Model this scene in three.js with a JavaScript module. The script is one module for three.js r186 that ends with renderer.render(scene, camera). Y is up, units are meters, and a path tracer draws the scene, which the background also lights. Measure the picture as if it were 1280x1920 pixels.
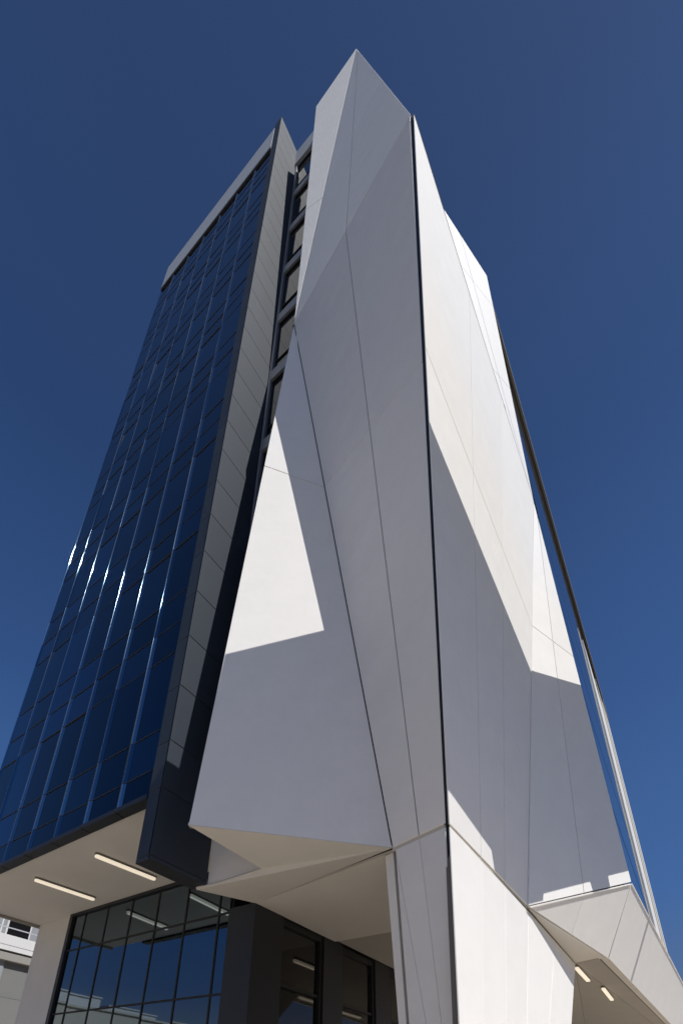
import * as THREE from 'three';
import { mergeGeometries } from 'three/addons/utils/BufferGeometryUtils.js';
import { RectAreaLightUniformsLib } from 'three/addons/lights/RectAreaLightUniformsLib.js';
import { ImprovedNoise } from 'three/addons/math/ImprovedNoise.js';

// ------------------------------------------------------------------ camera, sky, sun, exposure
// The site is measured in bays of 6.5 m from the camera's eye: X runs along the street front, Y is up, -Z runs along the glass wing.
const BAY = 6.5, EYE = 1.6, GROUND = -EYE / BAY;
const P = (x, y, z) => new THREE.Vector3(x * BAY, y * BAY + EYE, z * BAY);

const scene = new THREE.Scene();
const camera = new THREE.PerspectiveCamera(2 * Math.atan(960 / 970) * 180 / Math.PI, 1280 / 1920, 0.1, 3000);
{
  const R = new THREE.Vector3(0.59518, 0.04343, 0.80242), U = new THREE.Vector3(-0.35188, 0.9118, 0.21166), W = new THREE.Vector3(0.72245, 0.40833, -0.55797);
  camera.position.set(0, EYE, 0);
  camera.quaternion.setFromRotationMatrix(new THREE.Matrix4().makeBasis(R, U, W.negate()));
  camera.setViewOffset(1280, 1920, 84, -688, 1280, 1920);        // a rising-front (shift) lens
  camera.updateMatrixWorld(true);
}
const renderer = new THREE.WebGLRenderer({ antialias: true });
renderer.setSize(682, 1024);
renderer.toneMapping = THREE.LinearToneMapping;
renderer.toneMappingExposure = 1.0;
renderer.shadowMap.enabled = true;
RectAreaLightUniformsLib.init();

const SUN = new THREE.Vector3(-0.2, 1.2, 1).normalize();
{
  const w = 1024, h = 512, data = new Float32Array(w * h * 4);
  const stops = [[-90, .2, .2, .2], [-1, .22, .24, .27], [0, .58, .58, .55], [5, .4, .43, .48], [11, .15, .25, .46], [20, .088, .21, .485], [40, .05, .124, .32], [58, .028, .074, .2], [75, .022, .055, .148], [90, .019, .047, .13]];
  for (let j = 0; j < h; j++) for (let i = 0; i < w; i++) {
    const el = ((j + .5) / h - .5) * Math.PI, az = ((i + .5) / w - .5) * 2 * Math.PI;
    const d = [Math.cos(el) * Math.cos(az), Math.sin(el), Math.cos(el) * Math.sin(az)];
    const deg = el * 180 / Math.PI; let k = 1; while (k < stops.length - 1 && stops[k][0] < deg) k++;
    const a = stops[k - 1], b = stops[k], t = Math.min(1, Math.max(0, (deg - a[0]) / (b[0] - a[0])));
    const c = Math.max(-1, Math.min(1, d[0] * SUN.x + d[1] * SUN.y + d[2] * SUN.z)), ang = Math.acos(c) * 180 / Math.PI;
    const glow = 0.9 * Math.exp(-ang / 8) + 0.12 * Math.exp(-ang / 32);          // scattered light round the sun
    const pol = 0.71 + 0.6 * c * c;                                             // darkest at right angles to it
    for (let q = 0; q < 3; q++) data[(j * w + i) * 4 + q] = ((a[q + 1] + (b[q + 1] - a[q + 1]) * t) * pol + (deg > 0 ? glow * [.5, .55, .62][q] : 0)) * [.82, .88, .97][q];
    data[(j * w + i) * 4 + 3] = 1;
  }
  const sky = new THREE.DataTexture(data, w, h, THREE.RGBAFormat, THREE.FloatType);
  sky.mapping = THREE.EquirectangularReflectionMapping; sky.magFilter = sky.minFilter = THREE.LinearFilter; sky.needsUpdate = true;
  scene.background = sky; scene.environment = sky;
}
const sun = new THREE.DirectionalLight(new THREE.Color(1, .972, .925), 4.25);
sun.position.copy(P(1.4, 1, -.6)).addScaledVector(SUN, 120);
sun.target.position.copy(P(1.4, 1, -.6)); scene.add(sun, sun.target);
sun.castShadow = true; sun.shadow.mapSize.set(4096, 4096); sun.shadow.radius = 0.2;
Object.assign(sun.shadow.camera, { left: -45, right: 45, top: 45, bottom: -45, near: 1, far: 260 });

// ------------------------------------------------------------------ small tools
let seed = 20711; const rnd = () => (seed = (seed * 16807) % 2147483647) / 2147483647;
const names = {};
const numbered = n => { const k = names[n] = (names[n] ?? -1) + 1; return k ? `${n}_${String(k).padStart(3, '0')}` : n; };
function put(name, geo, mat, parent) {
  const m = new THREE.Mesh(Array.isArray(geo) ? mergeGeometries(geo) : geo, mat);
  m.name = parent === scene ? numbered(name) : name; m.castShadow = m.receiveShadow = true; (parent ?? scene).add(m); return m;
}
function thing(name, label, category, group) {
  const o = new THREE.Group(); o.name = numbered(name); o.userData = { label, category }; if (group) o.userData.group = group; scene.add(o); return o;
}
// a box between two corners given in bays, uv in metres
function boxM(x0, y0, z0, x1, y1, z1) {
  const g = new THREE.BoxGeometry(x1 - x0, y1 - y0, z1 - z0).translate((x0 + x1) / 2, (y0 + y1) / 2, (z0 + z1) / 2).toNonIndexed();
  const p = g.attributes.position, n = g.attributes.normal, uv = g.attributes.uv;
  for (let i = 0; i < p.count; i++) {
    const ax = Math.abs(n.getX(i)) > .5, ay = Math.abs(n.getY(i)) > .5;
    uv.setXY(i, ax ? p.getZ(i) : p.getX(i), ay ? p.getZ(i) : p.getY(i));
  }
  return g;
}
const box = (x0, y0, z0, x1, y1, z1) => { const a = P(x0, y0, z0), b = P(x1, y1, z1); return boxM(Math.min(a.x, b.x), Math.min(a.y, b.y), Math.min(a.z, b.z), Math.max(a.x, b.x), Math.max(a.y, b.y), Math.max(a.z, b.z)); };

// flat convex polygon -> plate with a chamfered rim. pts in metres, n outward normal, top at 'lift', thickness t
function basis(n) { const e1 = new THREE.Vector3(0, 1, 0).cross(n); if (e1.lengthSq() < 1e-6) e1.set(1, 0, 0); e1.normalize(); return [e1, n.clone().cross(e1).normalize()]; }
const area2 = q => q.reduce((s, a, i) => { const b = q[(i + 1) % q.length]; return s + a[0] * b[1] - a[1] * b[0]; }, 0) / 2;
function inset(q, ds) {                                      // q counter-clockwise, ds distance per edge
  const L = q.map((a, i) => { const b = q[(i + 1) % q.length], dx = b[0] - a[0], dy = b[1] - a[1], l = Math.hypot(dx, dy); return { n: [-dy / l, dx / l], c: (-dy * a[0] + dx * a[1]) / l + ds[i] }; });
  return q.map((_, i) => { const A = L[(i + L.length - 1) % L.length], B = L[i], det = A.n[0] * B.n[1] - A.n[1] * B.n[0]; return [(A.c * B.n[1] - B.c * A.n[1]) / det, (A.n[0] * B.c - B.n[0] * A.c) / det]; });
}
function plate2(q, origin, n, e1, e2, lift, t, bevel) {
  const at = ([a, b], h) => origin.clone().addScaledVector(e1, a).addScaledVector(e2, b).addScaledVector(n, h);
  const top = inset(q, q.map(() => bevel)), pos = [], uv = [];
  const tri = (a, b, c, ua, ub, uc) => { pos.push(...a.toArray(), ...b.toArray(), ...c.toArray()); uv.push(...ua, ...ub, ...uc); };
  for (let i = 1; i < q.length - 1; i++) {
    tri(at(top[0], lift), at(top[i], lift), at(top[i + 1], lift), top[0], top[i], top[i + 1]);
    tri(at(q[0], lift - t), at(q[i + 1], lift - t), at(q[i], lift - t), q[0], q[i + 1], q[i]);
  }
  q.forEach((a, i) => {
    const j = (i + 1) % q.length, b = q[j];
    for (const [A, B, C, D, h0, h1] of [[a, b, top[j], top[i], lift - bevel, lift], [a, b, b, a, lift - t, lift - bevel]]) {
      tri(at(A, h0), at(B, h0), at(C, h1), A, B, C); tri(at(A, h0), at(C, h1), at(D, h1), A, C, D);
    }
  });
  const g = new THREE.BufferGeometry();
  g.setAttribute('position', new THREE.Float32BufferAttribute(pos, 3)); g.setAttribute('uv', new THREE.Float32BufferAttribute(uv, 2)); g.computeVertexNormals(); return g;
}
function flat(pts, toward) {                                 // polygon in space -> plane frame and 2-D outline, counter-clockwise seen from 'toward'
  const n = pts[1].clone().sub(pts[0]).cross(pts[2].clone().sub(pts[0])).normalize();
  if (n.dot(toward.clone().sub(pts[0])) < 0) n.negate();
  const [e1, e2] = basis(n), o = pts[0].clone();
  const to2 = p => { const d = p.clone().sub(o); return [d.dot(e1), d.dot(e2)]; };
  let q = pts.map(to2); if (area2(q) < 0) q.reverse();
  return { n, e1, e2, o, q, to2 };
}
const plate = (pts, toward, lift, t, bevel = .004) => { const f = flat(pts, toward); return plate2(f.q, f.o, f.n, f.e1, f.e2, lift, t, bevel); };
function split(polys, a, b) {
  const out = [], sd = p => (b[0] - a[0]) * (p[1] - a[1]) - (b[1] - a[1]) * (p[0] - a[0]);
  for (const q of polys) for (const sg of [1, -1]) {
    const r = [];
    q.forEach((p, i) => { const s = sd(p) * sg, m = q[(i + 1) % q.length], t = sd(m) * sg; if (s >= 0) r.push(p); if (s * t < 0) { const k = s / (s - t); r.push([p[0] + (m[0] - p[0]) * k, p[1] + (m[1] - p[1]) * k]); } });
    if (r.length > 2 && Math.abs(area2(r)) > .02) out.push(r);
  }
  return out;
}

// ------------------------------------------------------------------ materials
const pn = new ImprovedNoise();
function noiseTexture(size, f, srgb) {                        // f(u, v) -> 0..1 grey, tiles
  const d = new Uint8Array(size * size * 4);
  for (let j = 0; j < size; j++) for (let i = 0; i < size; i++) { const v = Math.max(0, Math.min(255, 255 * f(i / size, j / size))), k = (j * size + i) * 4; d[k] = d[k + 1] = d[k + 2] = v; d[k + 3] = 255; }
  const t = new THREE.DataTexture(d, size, size); t.wrapS = t.wrapT = THREE.RepeatWrapping; t.magFilter = THREE.LinearFilter; t.minFilter = THREE.LinearMipmapLinearFilter; t.generateMipmaps = true; t.anisotropy = 8;
  if (srgb) t.colorSpace = THREE.SRGBColorSpace; t.needsUpdate = true; return t;
}
const tile = (u, v, f, z) => {                                // periodic noise
  const n = (a, b) => pn.noise(a * f, b * f, z), s = (x) => x * x * (3 - 2 * x), x = s(u), y = s(v);
  return (n(u, v) * (1 - x) + n(u - 1, v) * x) * (1 - y) + (n(u, v - 1) * (1 - x) + n(u - 1, v - 1) * x) * y;
};
const grain = noiseTexture(512, (u, v) => .5 + .3 * tile(u, v, 90, 1) + .22 * tile(u, v, 34, 5) + .14 * (rnd() - .5));
const mottle = noiseTexture(512, (u, v) => .955 + .035 * tile(u, v, 5, 2) + .022 * tile(u, v, 17, 7) + .012 * (rnd() - .5));
const brushed = noiseTexture(512, (u, v) => .5 + .35 * tile(u, v * .16, 60, 3) + .25 * tile(u, v, 6, 9));
const rep = (t, r, s = r) => { const c = t.clone(); c.repeat.set(r, s); c.needsUpdate = true; return c; };
const lin = (r, g, b) => new THREE.Color().setRGB(r, g, b);
const std = o => new THREE.MeshStandardMaterial(o), phys = o => new THREE.MeshPhysicalMaterial(o);
const M = {};
M.white = [0, 1, 2].map(i => std({ color: lin(.83 - .014 * i, .808 - .014 * i, .772 - .014 * i), roughness: .72, map: rep(mottle, .31 + .03 * i), bumpMap: rep(grain, .9), bumpScale: .0012 }));
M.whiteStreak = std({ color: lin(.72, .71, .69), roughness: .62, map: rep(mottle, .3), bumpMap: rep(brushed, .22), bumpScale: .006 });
M.backing = std({ color: lin(.17, .158, .14), roughness: .9 });
M.channel = std({ color: lin(.007, .007, .008), roughness: .55 });
M.glass = [0, 1, 2, 3].map(i => phys({ color: lin([.004, .012, .002, .02][i], [.034, .052, .026, .064][i], [.062, .088, .05, .104][i]), metalness: 1, roughness: .03 }));
M.rim = [0, 1, 2].map(i => phys({ color: lin([.15, .08, .22][i], [.23, .15, .31][i], [.3, .22, .38][i]), metalness: 1, roughness: [.035, .03, .06][i] }));
M.glassPale = phys({ color: lin(.04, .1, .17), metalness: 1, roughness: .03 });
M.glassLow = [0, 1].map(i => phys({ color: lin(.125 + .01 * i, .165 + .012 * i, .2 + .015 * i), metalness: 1, roughness: .02 }));
M.glassDark = phys({ color: lin(.012, .012, .013), roughness: .03, ior: 1.55 });
M.glassBay = phys({ color: lin(.008, .01, .016), roughness: .04, ior: 1.25 });
M.mullion = std({ color: lin(.014, .014, .016), roughness: .75 });
M.transom = std({ color: lin(.03, .028, .027), roughness: .6 });
M.dark = std({ color: lin(.014, .0145, .018), roughness: .5, bumpMap: rep(grain, 1.4), bumpScale: .0004 });
M.fin = [0, 1].map(i => phys({ color: lin(.037 - .003 * i, .047 - .003 * i, .063 - .003 * i), roughness: .55, specularIntensity: .45, map: rep(mottle, .4) , bumpMap: rep(brushed, .3), bumpScale: .0008 }));
M.parapet = std({ color: lin(.46, .48, .5), roughness: .6, map: rep(mottle, .3) });
M.frame = std({ color: lin(.3, .31, .33), roughness: .45, metalness: .3 });
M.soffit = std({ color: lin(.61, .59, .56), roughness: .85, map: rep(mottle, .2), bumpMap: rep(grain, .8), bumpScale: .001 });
M.lampBody = std({ color: lin(.2, .19, .17), roughness: .5 });
M.diffuser = std({ color: lin(.8, .76, .68), roughness: .5, emissive: lin(1, .86, .67), emissiveIntensity: .66 });
M.asphalt = std({ color: lin(.12, .11, .1), roughness: .95, map: rep(mottle, .3), bumpMap: rep(grain, 1), bumpScale: .004 });
M.paving = std({ color: lin(.6, .51, .39), roughness: .9, map: rep(mottle, .25), bumpMap: rep(grain, .8), bumpScale: .002 });
M.render = std({ color: lin(.72, .71, .69), roughness: .85, map: rep(mottle, .2) });
M.cream = std({ color: lin(.6, .55, .46), roughness: .85, map: rep(mottle, .2) });
M.grey = std({ color: lin(.3, .31, .33), roughness: .8, map: rep(mottle, .2) });
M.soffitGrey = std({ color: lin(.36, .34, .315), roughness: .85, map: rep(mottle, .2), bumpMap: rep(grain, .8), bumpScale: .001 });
M.concrete = std({ color: lin(.2, .2, .19), roughness: .9, map: rep(mottle, .2) });
M.brown = std({ color: lin(.3, .28, .25), roughness: .8 });
M.rail = std({ color: lin(.7, .7, .7), roughness: .35, metalness: .4 });
M.blind = std({ color: lin(.28, .3, .31), roughness: .7 });

// ------------------------------------------------------------------ ground
{
  const st = put('street', new THREE.PlaneGeometry(2400, 2400).rotateX(-Math.PI / 2), M.asphalt, scene); st.userData.kind = 'structure';
  const uv = st.geometry.attributes.uv; for (let i = 0; i < uv.count; i++) uv.setXY(i, uv.getX(i) * 2400, uv.getY(i) * 2400);
  const pv = put('pavement', [boxM(-9, -.2, -60, 60, .13, 7)], M.paving, scene); pv.userData.kind = 'structure';
  const kb = put('kerb', [boxM(-9.25, -.2, -60, -9.003, .14, 7.25), boxM(-9.003, -.2, 7.003, 60, .14, 7.25)], M.grey, scene); kb.userData.kind = 'structure';
  const pv2 = put('pavement', [boxM(-26, -.2, -60, -19, .13, 40)], M.paving, scene); pv2.userData.kind = 'structure';
}

// ------------------------------------------------------------------ the tower
const tower = thing('office_tower', 'tall office tower with a folded white corner, dark blue glass wing and grey metal fin', 'building');
const eye = P(0, 0, 0);
const V = a => P(a[0], a[1], a[2]);

// --- folded white cladding: each facet is split along its joints into panels that stand proud of a recessed backing
const JOINT = .0065;
function facet(pts, seams, { mat = M.white, wide = [], back = true, t = .05, toward = eye, joint = JOINT } = {}) {
  const f = flat(pts.map(V), toward), W = wide.map(([a, b, d]) => [f.to2(V(a)), f.to2(V(b)), d]);
  let polys = [f.q]; for (const [a, b] of seams) polys = split(polys, f.to2(V(a)), f.to2(V(b)));
  const near = (p, a, b) => Math.abs((b[0] - a[0]) * (p[1] - a[1]) - (b[1] - a[1]) * (p[0] - a[0])) / Math.hypot(b[0] - a[0], b[1] - a[1]) < .03;
  let parent = tower;
  if (back) parent = put('facet', plate2(inset(f.q, f.q.map((p, i) => { const m = f.q[(i + 1) % f.q.length]; for (const [a, b, d] of W) if (near(p, a, b) && near(m, a, b)) return d + .07; return .015; })), f.o, f.n, f.e1, f.e2, -.016, .1, .001), M.backing, tower);
  polys.forEach((q, k) => {
    if (area2(q) < 0) q.reverse();
    const ds = q.map((p, i) => { const m = q[(i + 1) % q.length]; for (const [a, b, d] of W) if (near(p, a, b) && near(m, a, b)) return d; return joint; });
    put('cladding_panel', plate2(inset(q, ds), f.o, f.n, f.e1, f.e2, 0, t, .005), Array.isArray(mat) ? mat[Math.floor(rnd() * mat.length)] : mat, parent);
  });
}
const A = [.681, .6, -.855], B = [1.034, .6, -.506], V1 = [.845, 3.43, -.829], G = [.989, .6, -.348], GT = [.648, 3.43, -.132];
const G2 = [.987, .593, -.342], C = [1.613, .607, -.337], K = [2.296, 3.402, -.113], GT2 = [.651, 3.418, -.121], E1 = [2.292, .888, -.084];
const T = [.818, 6.8, -.454], PK = [.766, 6.188, -.741], GU = [.745, 3.944, -.152];
facet([A, B, V1], [[[.772, 2.169, -.84], [.932, 2.107, -.68]]], { joint: .011, wide: [[B, V1, .009]] });
facet([B, G, GT, V1], [[[.934, 2.112, -.682], [.807, 2.095, -.227]], [[.747, 3.422, -.479], [1.012, .599, -.426]]], { joint: .0095, wide: [[B, V1, .01], [G, GT, .036]] });
facet([G2, C, K, GT2], [[[.822, 2.135, -.221], [1.981, 2.111, -.216]], [[1.227, 3.413, -.118], [1.19, .601, -.34]], [[1.693, 3.468, -.111], [1.379, .599, -.339]]], { t: .02, joint: .011, wide: [[C, K, .009], [G2, GT2, .003]] });
facet([[1.596, .6, -.333], E1, K], [[[1.971, 2.1, -.215], [2.287, 2.123, -.101]], [[2.247, 2.932, -.125], [1.927, .742, -.215]]], { joint: .011, wide: [[C, K, .009], [[1.596, .6, -.333], E1, .022]] });
facet([V1, GU, T], [[[.822, 4.782, -.599], [.775, 5.113, -.278]], [[.824, 5.904, -.542], [.801, 6.112, -.385]], [[.798, 3.656, -.511], [.811, 6.004, -.457]]], { joint: .012 });
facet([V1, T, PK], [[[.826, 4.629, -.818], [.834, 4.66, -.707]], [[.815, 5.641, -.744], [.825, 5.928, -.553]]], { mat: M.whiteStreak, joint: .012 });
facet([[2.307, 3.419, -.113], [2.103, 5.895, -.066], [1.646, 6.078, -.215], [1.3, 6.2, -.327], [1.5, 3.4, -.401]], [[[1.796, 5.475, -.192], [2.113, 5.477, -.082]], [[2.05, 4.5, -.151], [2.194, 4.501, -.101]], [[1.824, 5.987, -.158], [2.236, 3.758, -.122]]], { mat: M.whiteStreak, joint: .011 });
// column under the corner
const FLg = [.9995, GROUND, -.382], FLh = [1.021, GROUND, -.461];
facet([[1.031, .592, -.497], [.99, .592, -.349], FLg, FLh], [[[1.011, .596, -.426], [1.004, .168, -.4]], [[1.03, .564, -.493], [1.014, .171, -.436]]], { joint: .0022, wide: [[[.99, .592, -.349], FLg, .036]] });
facet([[1.055, .596, -.538], [1.047, .597, -.51], [1.042, GROUND, -.475], [1.046, GROUND, -.494]], [], { back: false, t: .12 });
facet([[.991, .59, -.343], [1.643, .6, -.343], [2.343, .6, -.343], [1.435, GROUND, -.343], [.91, GROUND, -.343]],
  [[[1.202, .607, -.343], [1.081, .176, -.343]], [[1.396, .607, -.343], [1.247, .2, -.343]], [[1.643, .618, -.343], [1.428, .226, -.343]], [[1.873, .474, -.343], [1.754, .338, -.343]]], { t: .02, wide: [[[.991, .59, -.343], [.91, GROUND, -.343], .003]] });
put('wall_core', plate([P(1.02, .59, -.45), P(2.33, .59, -.37), P(1.45, GROUND, -.37), P(1.03, GROUND, -.42)], P(1, 0, -3), .02, .06), M.white[1], tower);
// dark channel in the corner between the two sides
{
  const strip = (a, b, c, d) => { const g = new THREE.BufferGeometry().setFromPoints([a, b, c, a, c, d]); g.setAttribute('uv', new THREE.Float32BufferAttribute(12, 2)); g.computeVertexNormals(); return g; };
  const inw = (p, dx, dz) => P(p[0], p[1], p[2]).add(new THREE.Vector3(dx, 0, dz));
  put('corner_channel', [strip(inw(G, .02, -.06), inw(G2, .03, -.022), inw(GT2, .03, -.022), inw(GT, .02, -.06)),
    strip(inw(FLg, .02, -.05), inw([.91, GROUND, -.343], .03, -.022), inw([.991, .6, -.343], .03, -.022), inw([.99, .6, -.349], .02, -.05))], M.channel, tower);
  put('fold_channel', strip(inw(B, .005, -.064), inw(B, .037, .051), inw(V1, .037, .051), inw(V1, .005, -.064)), M.channel, tower);
  // pale flashing in the open joint at the foot of the folds
  const band = (a, b) => strip(inw(a, .012, -.012), inw(b, .012, -.012), inw([b[0], b[1] - .012, b[2]], .012, -.012), inw([a[0], a[1] - .012, a[2]], .012, -.012));
  put('joint_flashing', [band([1.034, .603, -.505], [.991, .603, -.352]), band([.99, .602, -.343], [1.612, .612, -.339])], M.cream, tower);
}
// hidden returns, roof and ledge that close the folded volume
{
  const R = (pts, toward) => plate(pts.map(V), V(toward), 0, .05);
  const tri = (a, b, c, w) => R([a, b, c], w), Ab = [.92, .63, -.8], Vb = [.92, 3.43, -.79], Pb = [.93, 6.1, -.73], Ai = [.71, .62, -.84], Vi = [.862, 3.4, -.82], Pi = [.79, 6.15, -.733];
  put('return_wall', [tri(Ai, Vi, Vb, [0, 1, -2]), tri(Ai, Vb, Ab, [0, 1, -2]), tri(Pi, Vi, Vb, [0, 4, -2]), tri(Pi, Vb, Pb, [0, 4, -2]),
    tri([.84, 6.77, -.47], [1.3, 6.19, -.335], [1.5, 3.42, -.409], [2, 5, 2]), tri([.84, 6.77, -.47], [1.5, 3.42, -.409], [.765, 3.93, -.18], [2, 5, 2])], M.white[0], tower);
  put('roof', [R([[.86, 6.1, -.76], [.86, 6.1, -.56], [1.28, 6.1, -.4], [1.28, 6.1, -.9], [.93, 6.1, -.9]], [1, 9, 0]), R([[1.28, 6.19, -.34], [2.09, 5.87, -.08], [2.09, 5.87, -1], [1.28, 6.19, -1]], [1, 20, 0])], M.grey, tower);
  put('ledge', [R([[.86, 3.425, -.8], [.67, 3.42, -.15], [.765, 3.9, -.17]], [0, 20, 2]), R([GT2, K, [1.5, 3.402, -.4], [.76, 3.41, -.45]], [1, 20, 0])], M.grey, tower);
}

// --- overhang on the right: fascias, soffit, glazed street front
const MM = [2.312, .6, -.221], M2 = [7, .6, .0335], E4 = [7, .777, .116];
facet([[1.6, .603, -.335], [2.292, .884, -.086], MM], [[[1.934, .731, -.216], [1.947, .598, -.279]]]);
facet([[2.296, .88, -.088], E4, M2, [2.315, .6, -.221]], []);
{
  const sf = (pts, mat) => put('soffit', plate(pts.map(V), P(2, -4, -.5), 0, .05, .001), mat, tower);
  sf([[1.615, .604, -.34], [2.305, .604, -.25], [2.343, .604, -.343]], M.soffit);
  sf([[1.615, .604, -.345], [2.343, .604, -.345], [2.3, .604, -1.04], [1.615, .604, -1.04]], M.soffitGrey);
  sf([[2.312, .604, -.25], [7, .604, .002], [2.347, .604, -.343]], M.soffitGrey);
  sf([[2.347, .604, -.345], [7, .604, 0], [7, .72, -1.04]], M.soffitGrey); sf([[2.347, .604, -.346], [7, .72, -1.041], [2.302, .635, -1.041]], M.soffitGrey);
  put('shadow_slot', plate([P(2.312, .6015, -.2505), P(7, .6015, .0015), P(7, .6015, .006), P(2.312, .6015, -.246)], P(2, -4, -.5), 0, .03, .001), M.channel, tower);
  put('sill_lip', plate([P(2.3, .888, -.083), P(7, .785, .1195), P(7, .777, .1195), P(2.3, .88, -.083)], P(2, 1, 3), 0, .03, .002), M.white[0], tower);
  // white lip under the joint, catching the sun
  put('sill_lip', [plate([P(1.6, .602, -.333), P(2.285, .881, -.0875), P(2.285, .881, -.084), P(1.6, .602, -.3295)], P(2, 9, .5), 0, .02, .002)], M.white[0], tower);
  put('soffit_trim', [plate([P(1.62, .599, -.335), P(2.305, .599, -.25), P(2.311, .599, -.224)], P(2, -4, -.5), 0, .04), plate([P(2.305, .599, -.245), P(2.311, .599, -.224), M2 && P(7, .599, .03), P(7, .599, .006)], P(2, -4, -.5), 0, .04)], M.soffit, tower);
}
// street front beyond the fold, seen almost edge-on
{
  const wall = put('street_front', [box(2.32, .885, -.5, 8.2, 5.99, -.112), box(2.12, 3.3, -.5, 2.34, 5.86, -.14)], M.mullion, tower);
  const x0 = 2.31, dx = .42;
  for (let k = 0; k < 14; k++) for (let r = 0; r < 8; r++) {
    const y = .9 + r * .6035; if (y + .59 > 6) continue;
    put('glass_pane', box(x0 + k * dx + .004, y + .01, -.114, x0 + (k + 1) * dx - .004, Math.min(y + .59, 5.97), -.108), M.glass[(k + r) % 4], wall);
  }
  for (const [x, w, z, top, m] of [[4.6, .08, -.1045, 4.6, M.render], [5.2, 1.3, -.0985, 5.0, M.render], [6.5, .1, -.1, 5.4, M.channel], [6.62, .9, -.0955, 5.6, M.cream], [7.6, .6, -.0915, 5.95, M.render]])
    put('pilaster', box(x, .9, -.112, x + w, top, z), m, wall);
  put('eaves', [box(2.13, 5.99, -.5, 8.2, 6.1, -.08)], M.brown, tower);
  put('gutter', [box(2.13, 5.97, -.104, 8.2, 5.988, -.0995), box(2.13, 5.97, -.123, 8.2, 5.988, -.116)], M.channel, tower);
}

// --- soffit facets under the folded mass and the recessed shop glazing
{
  const Cs = [.927, .582, -.836], D = [.879, .545, -1.027], Bp = [1.062, .598, -.535], Er = [1.143, .597, -1.04];
  const s = (name, pts, mat) => put(name, plate(pts.map(V), P(.3, -3, -.3), 0, .05, .0001), mat, tower);
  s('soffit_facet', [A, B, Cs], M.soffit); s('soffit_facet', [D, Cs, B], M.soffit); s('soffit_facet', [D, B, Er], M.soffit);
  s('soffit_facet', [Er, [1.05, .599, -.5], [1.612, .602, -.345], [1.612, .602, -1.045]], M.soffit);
  put('return_wall', plate([P(.893, .95, -1.0), P(.893, .557, -1.0), P(.945, .596, -.8), P(.945, .95, -.8)], eye, 0, .05), M.white[2], tower);
  const lw = put('shopfront', [box(1.3, GROUND, -1.2, 2.42, .596, -1.075)], M.channel, tower);
  const cols = [[1.14, 1.288, -1.155, -1.04], [1.537, 1.665, -1.075, -1.043], [1.926, 2.06, -1.075, -1.043], [2.33, 2.45, -1.075, -1.043]];
  cols.forEach(([a, b, z0, z1]) => put('column_casing', box(a, GROUND, z0, b, .6, z1), M.dark, tower));
  for (const [a, b] of [[1.29, 1.535], [1.667, 1.924], [2.062, 2.33]]) {
    const w = put('window', [box(a, .575, -1.075, b, .597, -1.05), box(a, .367, -1.072, b, .377, -1.054), box(a, GROUND + .02, -1.072, a + .008, .575, -1.054), box(b - .014, GROUND + .02, -1.072, b, .575, -1.05)], M.channel, tower);
    put('pane', box(a + .008, .378, -1.07, b - .014, .574, -1.062), M.glassDark, w); put('pane', box(a + .008, .02, -1.07, b - .014, .366, -1.062), M.glassDark, w);
  }
}

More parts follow.
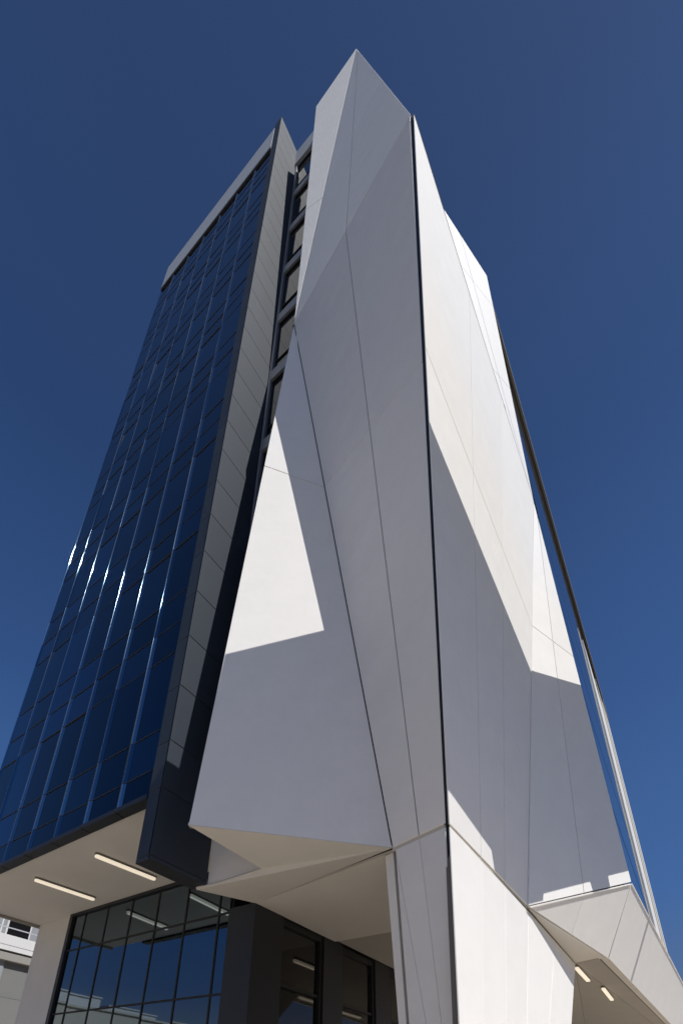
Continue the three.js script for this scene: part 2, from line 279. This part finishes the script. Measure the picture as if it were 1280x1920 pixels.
// --- glass wing: panes with a raised rim along their far edge, in three heights per storey
const wing = put('curtain_wall', [box(.72, .77, -2.195, 3, 6.0, -1.06), box(3.0, .66, -2.195, 8.2, 5.99, -.5)], M.mullion, tower);
{
  const rows = [.768, .853]; for (let n = 0; n < 9; n++) { const t = .997 + .6035 * n; rows.push(t); if (n < 8) rows.push(t + .308, t + .45); } rows.push(6.012);
  const zs = []; for (let k = 0; k < 8; k++) zs.push(k ? -1.03 - .169 * k : -1.057); zs[7] = -2.2;
  // section across a pane: [distance from the far edge, rise] in metres
  const prof = [[0, .042], [.003, .03], [.012, .021], [.03, .0135], [.05, .0075], [.09, .003], [.15, 0]];
  const cache = {};
  function paneGeo(w, h) {
    const key = w.toFixed(3) + h.toFixed(3); if (cache[key]) return cache[key];
    const pr = [...prof, [w, 0]], nr = pr.map((p, i) => { if (i >= pr.length - 2) return [0, 1]; const a = pr[Math.max(0, i - 1)], b = pr[i + 1], l = Math.hypot(b[0] - a[0], b[1] - a[1]); return [-(b[1] - a[1]) / l, (b[0] - a[0]) / l]; });
    const pos = [], nor = [], uv = [], idx = [];
    pr.forEach((p, i) => { for (const y of [0, h]) { pos.push(-p[1], y, p[0]); nor.push(-nr[i][1], 0, nr[i][0]); uv.push(p[0], y); } });
    for (let i = 0; i < pr.length - 1; i++) idx.push(2 * i, 2 * i + 2, 2 * i + 1, 2 * i + 1, 2 * i + 2, 2 * i + 3);
    const g = new THREE.BufferGeometry(); g.setAttribute('position', new THREE.Float32BufferAttribute(pos, 3)); g.setAttribute('normal', new THREE.Float32BufferAttribute(nor, 3)); g.setAttribute('uv', new THREE.Float32BufferAttribute(uv, 2)); g.setIndex(idx); g.addGroup(0, 30, 0); g.addGroup(30, idx.length - 30, 1);
    return cache[key] = g;
  }
  const gap = .0065;
  for (let r = 0; r < rows.length - 1; r++) for (let k = 0; k < 7; k++) {
    const w = (zs[k] - zs[k + 1]) * BAY - 2 * gap, h = (rows[r + 1] - rows[r]) * BAY - 2 * gap;
    const m = put('glass_pane', paneGeo(w, h), [M.rim[Math.floor(rnd() * 3)], r < 9 && k > 2 && rnd() < .35 ? M.glassPale : M.glass[Math.floor(rnd() * 4)]], wing);
    m.position.copy(P(.7005, rows[r], zs[k + 1])).add(new THREE.Vector3(0, gap, gap));
    m.rotation.set(0, (rnd() - .5) * .01, (rnd() - .5) * .008);
  }
  for (let k = 1; k < 7; k++) put('mullion', boxM(.7005 * BAY - .046, rows[0] * BAY + EYE, zs[k] * BAY - .012, .72 * BAY, 6.012 * BAY + EYE, zs[k] * BAY + .0045), M.mullion, wing);
  put('mullion', boxM(.7005 * BAY - .004, rows[0] * BAY + EYE, -2.2 * BAY - .03, .72 * BAY, 6.0 * BAY + EYE, -2.2 * BAY + .012), M.mullion, wing);
  for (let r = 1; r < rows.length - 1; r++) put('transom', boxM(.7005 * BAY - .013, rows[r] * BAY + EYE - .0065, -2.2 * BAY, .72 * BAY, rows[r] * BAY + EYE + .0065, -1.057 * BAY), M.transom, wing);
  // dark drip edge under the glass, parapet band above it
  for (let k = 0; k < 7; k++) put('drip_edge', box(.692, .752, zs[k + 1] + .002, .727, .7675, zs[k] - .002), M.dark, wing);
  put('parapet', [box(.6895, 6.032, -2.205, .78, 6.05, -1.058), box(.6915, 6.056, -2.205, .78, 6.42, -1.058), box(.7, 6.0, -2.19, .78, 6.031, -1.058)].slice(0, 2), M.parapet, tower);
  put('shadow_gap', box(.6905, 5.985, -2.2, .78, 6.03, -1.058), M.channel, tower);
  put('roof', box(.78, 6.0, -2.2, 3, 6.1, -1.06), M.grey, tower);
}
// --- metal fin at the end of the wing, clad in panels on both faces
{
  const fin = put('metal_fin', [box(.7, .558, -1.055, .885, 6.5, -1.006)], M.channel, tower);
  const js = [.556, .568, .77]; for (let y = .925; y < 6.4; y += .2013) js.push(y); js.push(6.5);
  for (let i = 0; i < js.length - 1; i++) {
    const y0 = js[i] + (i ? .0009 : 0), y1 = js[i + 1] - .0009, m = M.fin[i % 2];
    put('fin_panel', plate([P(.693, y0, -1), P(.889, y0, -1), P(.889, y1, -1), P(.693, y1, -1)], eye, 0, .035, .006), m, fin);
    put('fin_panel', plate([P(.693, y0, -1.0005), P(.693, y1, -1.0005), P(.693, y1, -1.055), P(.693, y0, -1.055)], P(-2, 1, -1), 0, .03, .006), m, fin);
  }
  put('fin_cap', [box(.694, .5545, -1.055, .888, .5575, -1.001)], M.dark, fin);
}
// --- strip of windows between the fin and the folded mass
{
  const bay = put('window_strip', box(.905, 1.25, -1.0, 3, 6.2, -.845), M.channel, tower);
  const ys = []; for (let k = -2; k < 6; k++) ys.push(2.61 + .595 * k); ys.push(6.2);
  put('window_post', box(.879, 1.3, -.9945, .905, 6.2, -.9835), M.frame, bay);
  for (let k = 0; k < ys.length - 1; k++) {
    const y0 = ys[k], y1 = ys[k + 1];
    put('spandrel', box(.88, y0, -.9835, .905, y0 + .085, -.845), M.frame, bay);
    const w = put('window', [box(.89, y0 + .085, -.9835, .903, y1, -.975), box(.89, y0 + .185, -.975, .903, y0 + .19, -.845), box(.89, y1 - .012, -.975, .903, y1, -.845)], M.channel, bay);
    put('pane', box(.896, y0 + .086, -.975, .902, y0 + .184, -.845), M.glassBay, w); put('pane', box(.896, y0 + .191, -.975, .902, y1 - .013, -.845), M.glassBay, w);
  }
  put('parapet', [box(.872, 6.2, -.999, 1.3, 6.47, -.75)], M.parapet, tower);
}
// --- open ground floor under the wing
{
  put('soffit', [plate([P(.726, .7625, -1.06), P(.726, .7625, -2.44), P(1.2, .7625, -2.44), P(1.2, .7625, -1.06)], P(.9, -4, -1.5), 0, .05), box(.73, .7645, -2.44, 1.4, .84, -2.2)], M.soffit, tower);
  put('soffit_trim', box(.73, .75, -2.455, 1.5, .84, -2.441), M.brown, tower);
  put('pier', [box(1.15, GROUND, -2.44, 1.5, .762, -2.152)], M.soffit, tower);
  const lo = put('lobby_glazing', box(1.155, GROUND, -2.15, 1.35, .762, -1.15), M.channel, tower);
  const zs = [-2.13, -2.04, -1.874, -1.709, -1.543, -1.377, -1.208, -1.158], ys = [GROUND + .02, .05, .32, .59, .75];
  put('frame', [box(1.136, GROUND, -2.152, 1.155, .762, -2.13), box(1.136, .75, -2.13, 1.155, .762, -1.15)], M.dark, lo);
  for (let k = 1; k < 7; k++) put('mullion', box(1.1445, GROUND, zs[k] - .0032, 1.155, .75, zs[k] + .0032), M.mullion, lo);
  for (let r = 1; r < 4; r++) put('transom', box(1.1448, ys[r] - .0034, -2.13, 1.154, ys[r] + .0034, -1.158), M.mullion, lo);
  for (let r = 0; r < 4; r++) for (let k = 0; k < 7; k++) {
    const m = put('glass_pane', boxM(-.004, -(ys[r + 1] - ys[r]) * BAY / 2 + .02, -(zs[k + 1] - zs[k]) * BAY / 2 + .02, .004, (ys[r + 1] - ys[r]) * BAY / 2 - .02, (zs[k + 1] - zs[k]) * BAY / 2 - .02), M.glassLow[(k + r) % 2], lo);
    m.position.copy(P(1.148, (ys[r] + ys[r + 1]) / 2, (zs[k] + zs[k + 1]) / 2)); m.rotation.set(0, (rnd() - .5) * .006, (rnd() - .5) * .008);
  }
  put('lobby_core', box(1.36, GROUND, -2.14, 3, .76, -1.21), M.channel, tower);
}

// ------------------------------------------------------------------ soffit lamps
function lamp(a, b, label) {
  const t = thing('soffit_lamp', label, 'ceiling lamp', 'linear lamps under the soffits'), p = V(a), q = V(b), L = p.distanceTo(q);
  t.position.copy(p.clone().add(q).multiplyScalar(.5)); t.rotation.y = -Math.atan2(q.z - p.z, q.x - p.x);
  const pill = (l, w, h, y) => { const s = new THREE.Shape(), r = w / 2 - .002; s.moveTo(-l / 2 + r, -w / 2); s.lineTo(l / 2 - r, -w / 2); s.absarc(l / 2 - r, 0, w / 2, -Math.PI / 2, Math.PI / 2); s.lineTo(-l / 2 + r, w / 2); s.absarc(-l / 2 + r, 0, w / 2, Math.PI / 2, Math.PI * 1.5); return new THREE.ExtrudeGeometry(s, { depth: h - .016, bevelEnabled: true, bevelSize: .012, bevelThickness: .008, bevelSegments: 2, curveSegments: 8 }).rotateX(Math.PI / 2).translate(0, y, 0); };
  put('housing', pill(L, .085, .05, -.012), M.lampBody, t);
  put('diffuser', pill(L - .03, .085, .055, -.058), M.diffuser, t);
  const l = new THREE.RectAreaLight(new THREE.Color(1, .85, .64), 1.2, L - .05, .08); l.position.set(0, -.13, 0); l.rotation.x = -Math.PI / 2; t.add(l);
}
lamp([.824, .7625, -1.493], [1.064, .7625, -1.475], 'lit linear lamp on the beige soffit beside the dark fin, right of two');
lamp([.823, .7625, -1.88], [1.067, .7625, -1.862], 'lit linear lamp on the beige soffit farther from the fin, left of two');
lamp([2.374, .604, -.347], [2.638, .604, -.346], 'short lit lamp under the right overhang, touching the bright white wall');
lamp([2.821, .604, -.315], [3.12, .604, -.318], 'short lit lamp under the right overhang, farther from the white wall');
lamp([1.72, .601, -.8], [1.96, .601, -.8], 'lit lamp mirrored in the dark shop window behind the white column');

// ------------------------------------------------------------------ neighbours
{ // seen through the passage under the wing
  const b = thing('apartment_building', 'pale apartment building with a long white balcony, seen through the passage at lower left', 'building');
  const z = -9, k = z / -4, X = x => x * k, Y = y => y * k;
  put('wall', box(X(1.0), GROUND, z - 1.5, X(3.2), 4.6, z - .15), M.grey, b);
  put('balcony_slab', [box(X(1.0), Y(1.0), z - .15, X(3.2), Y(1.035), z), box(X(1.0), Y(1.04), z - .03, X(3.2), Y(1.115), z)], M.render, b);
  put('handrail', [box(X(1.0), Y(1.165), z - .02, X(3.2), Y(1.174), z - .01)], M.rail, b);
  for (const [x0, x1, m] of [[1.3, 1.64, M.blind], [1.67, 1.86, M.glassDark], [1.99, 2.3, M.blind]]) {
    const w = put('window', [box(X(x0), Y(1.11), z - .152, X(x1), Y(1.33), z - .14)], M.render, b); put('pane', box(X(x0 + .012), Y(1.12), z - .14, X(x1 - .012), Y(1.31), z - .132), m, w);
  }
  put('undercroft', box(X(1.0), Y(.93), z - .15, X(3.2), Y(.985), z - .02), M.brown, b);
  put('lower_wall', [box(X(1.0), Y(.67), z - .149, X(1.72), Y(.93), z - .1)], M.blind, b);
  put('lower_panel', [box(X(1.72), Y(.67), z - .149, X(3.2), Y(.93), z - .12)], M.concrete, b);
  put('plinth', [box(X(1.0), GROUND, z - .149, X(3.2), Y(.665), z - .08)], M.concrete, b);
}
function block(name, label, x0, x1, z0, z1, top, mat, wins) {
  const b = thing(name, label, 'building');
  put('wall', box(x0, GROUND, z1, x1, top, z0), mat, b); put('coping', box(x0 - .02, top, z1 - .02, x1 + .02, top + .025, z0 + .02), mat, b);
  for (const [wx, wy, ww, wh] of wins) { const w = put('window', box(wx, wy, z0, wx + ww, wy + wh, z0 + .012), M.frame, b); put('pane', box(wx + .015, wy + .015, z0 + .012, wx + ww - .015, wy + wh - .015, z0 + .016), M.glassDark, w); }
  return b;
}
block('white_building', 'white flat-roofed building with small square windows, mirrored in the lobby glazing', -3.75, -1.4, -9.5, -12, 1.88, M.render, [[-2.7, 1.52, .2, .06], [-3.15, 1.42, .16, .17], [-3.6, 1.42, .16, .17], [-2.2, 1.42, .16, .17], [-2.7, 1.0, .16, .17], [-3.2, 1.0, .16, .17]]);
block('white_building', 'narrow white building right of the square-windowed one, mirrored in the lobby glazing', -5.3, -4.1, -9.7, -12, 1.8, M.render, [[-5.0, 1.45, .3, .1]]);
block('low_building', 'low cream building mirrored at the foot of the lobby glazing, before white ones', -3.2, -.75, -6, -8, 1.04, M.cream, [[-1.4, .3, .3, .3], [-2.2, .3, .3, .3]]);
block('terrace', 'long white terrace on the far side of the street, outside the frame on the left', -4.6, -3.6, 3, -4.5, .9, M.render, []);
{ // the covered footbridge over the side street, out of frame on the right: its shadow lies on the folded facade
  const b = thing('footbridge', 'covered footbridge over the side street, outside the frame, whose shadow crosses the white facade', 'bridge');
  const z0 = .7, z1 = 1.0, s = new THREE.Shape(), pt = (u, v, z) => [(u - .19 * z) * BAY, (v + 1.2 * z) * BAY];
  const top = [[.3, 2.05], [.53, 2.055], [.54, 2.19], [.8, 2.117], [1.85, 2.055], [2.62, 2.045]], bot = [[2.62, 1.045], [2.08, 1.04], [2.075, .986], [1.94, .986], [1.935, 1.034], [1.615, 1.03], [1.605, 1.007], [1.215, 1.007], [1.195, 1.055], [.92, 1.078], [.3, 1.078]];
  top.forEach(([u, v], i) => s[i ? 'lineTo' : 'moveTo'](...pt(u, v, z0))); bot.forEach(([u, v]) => s.lineTo(...pt(u, v, z1)));
  put('deck', new THREE.ExtrudeGeometry(s, { depth: .3 * BAY, bevelEnabled: false }).translate(0, EYE, z0 * BAY), M.render, b);
  for (const x of [.02, 2.545]) put('leg', box(x, GROUND, .82, x + .03, 2.4, .85), M.grey, b);
}
renderer.render(scene, camera);
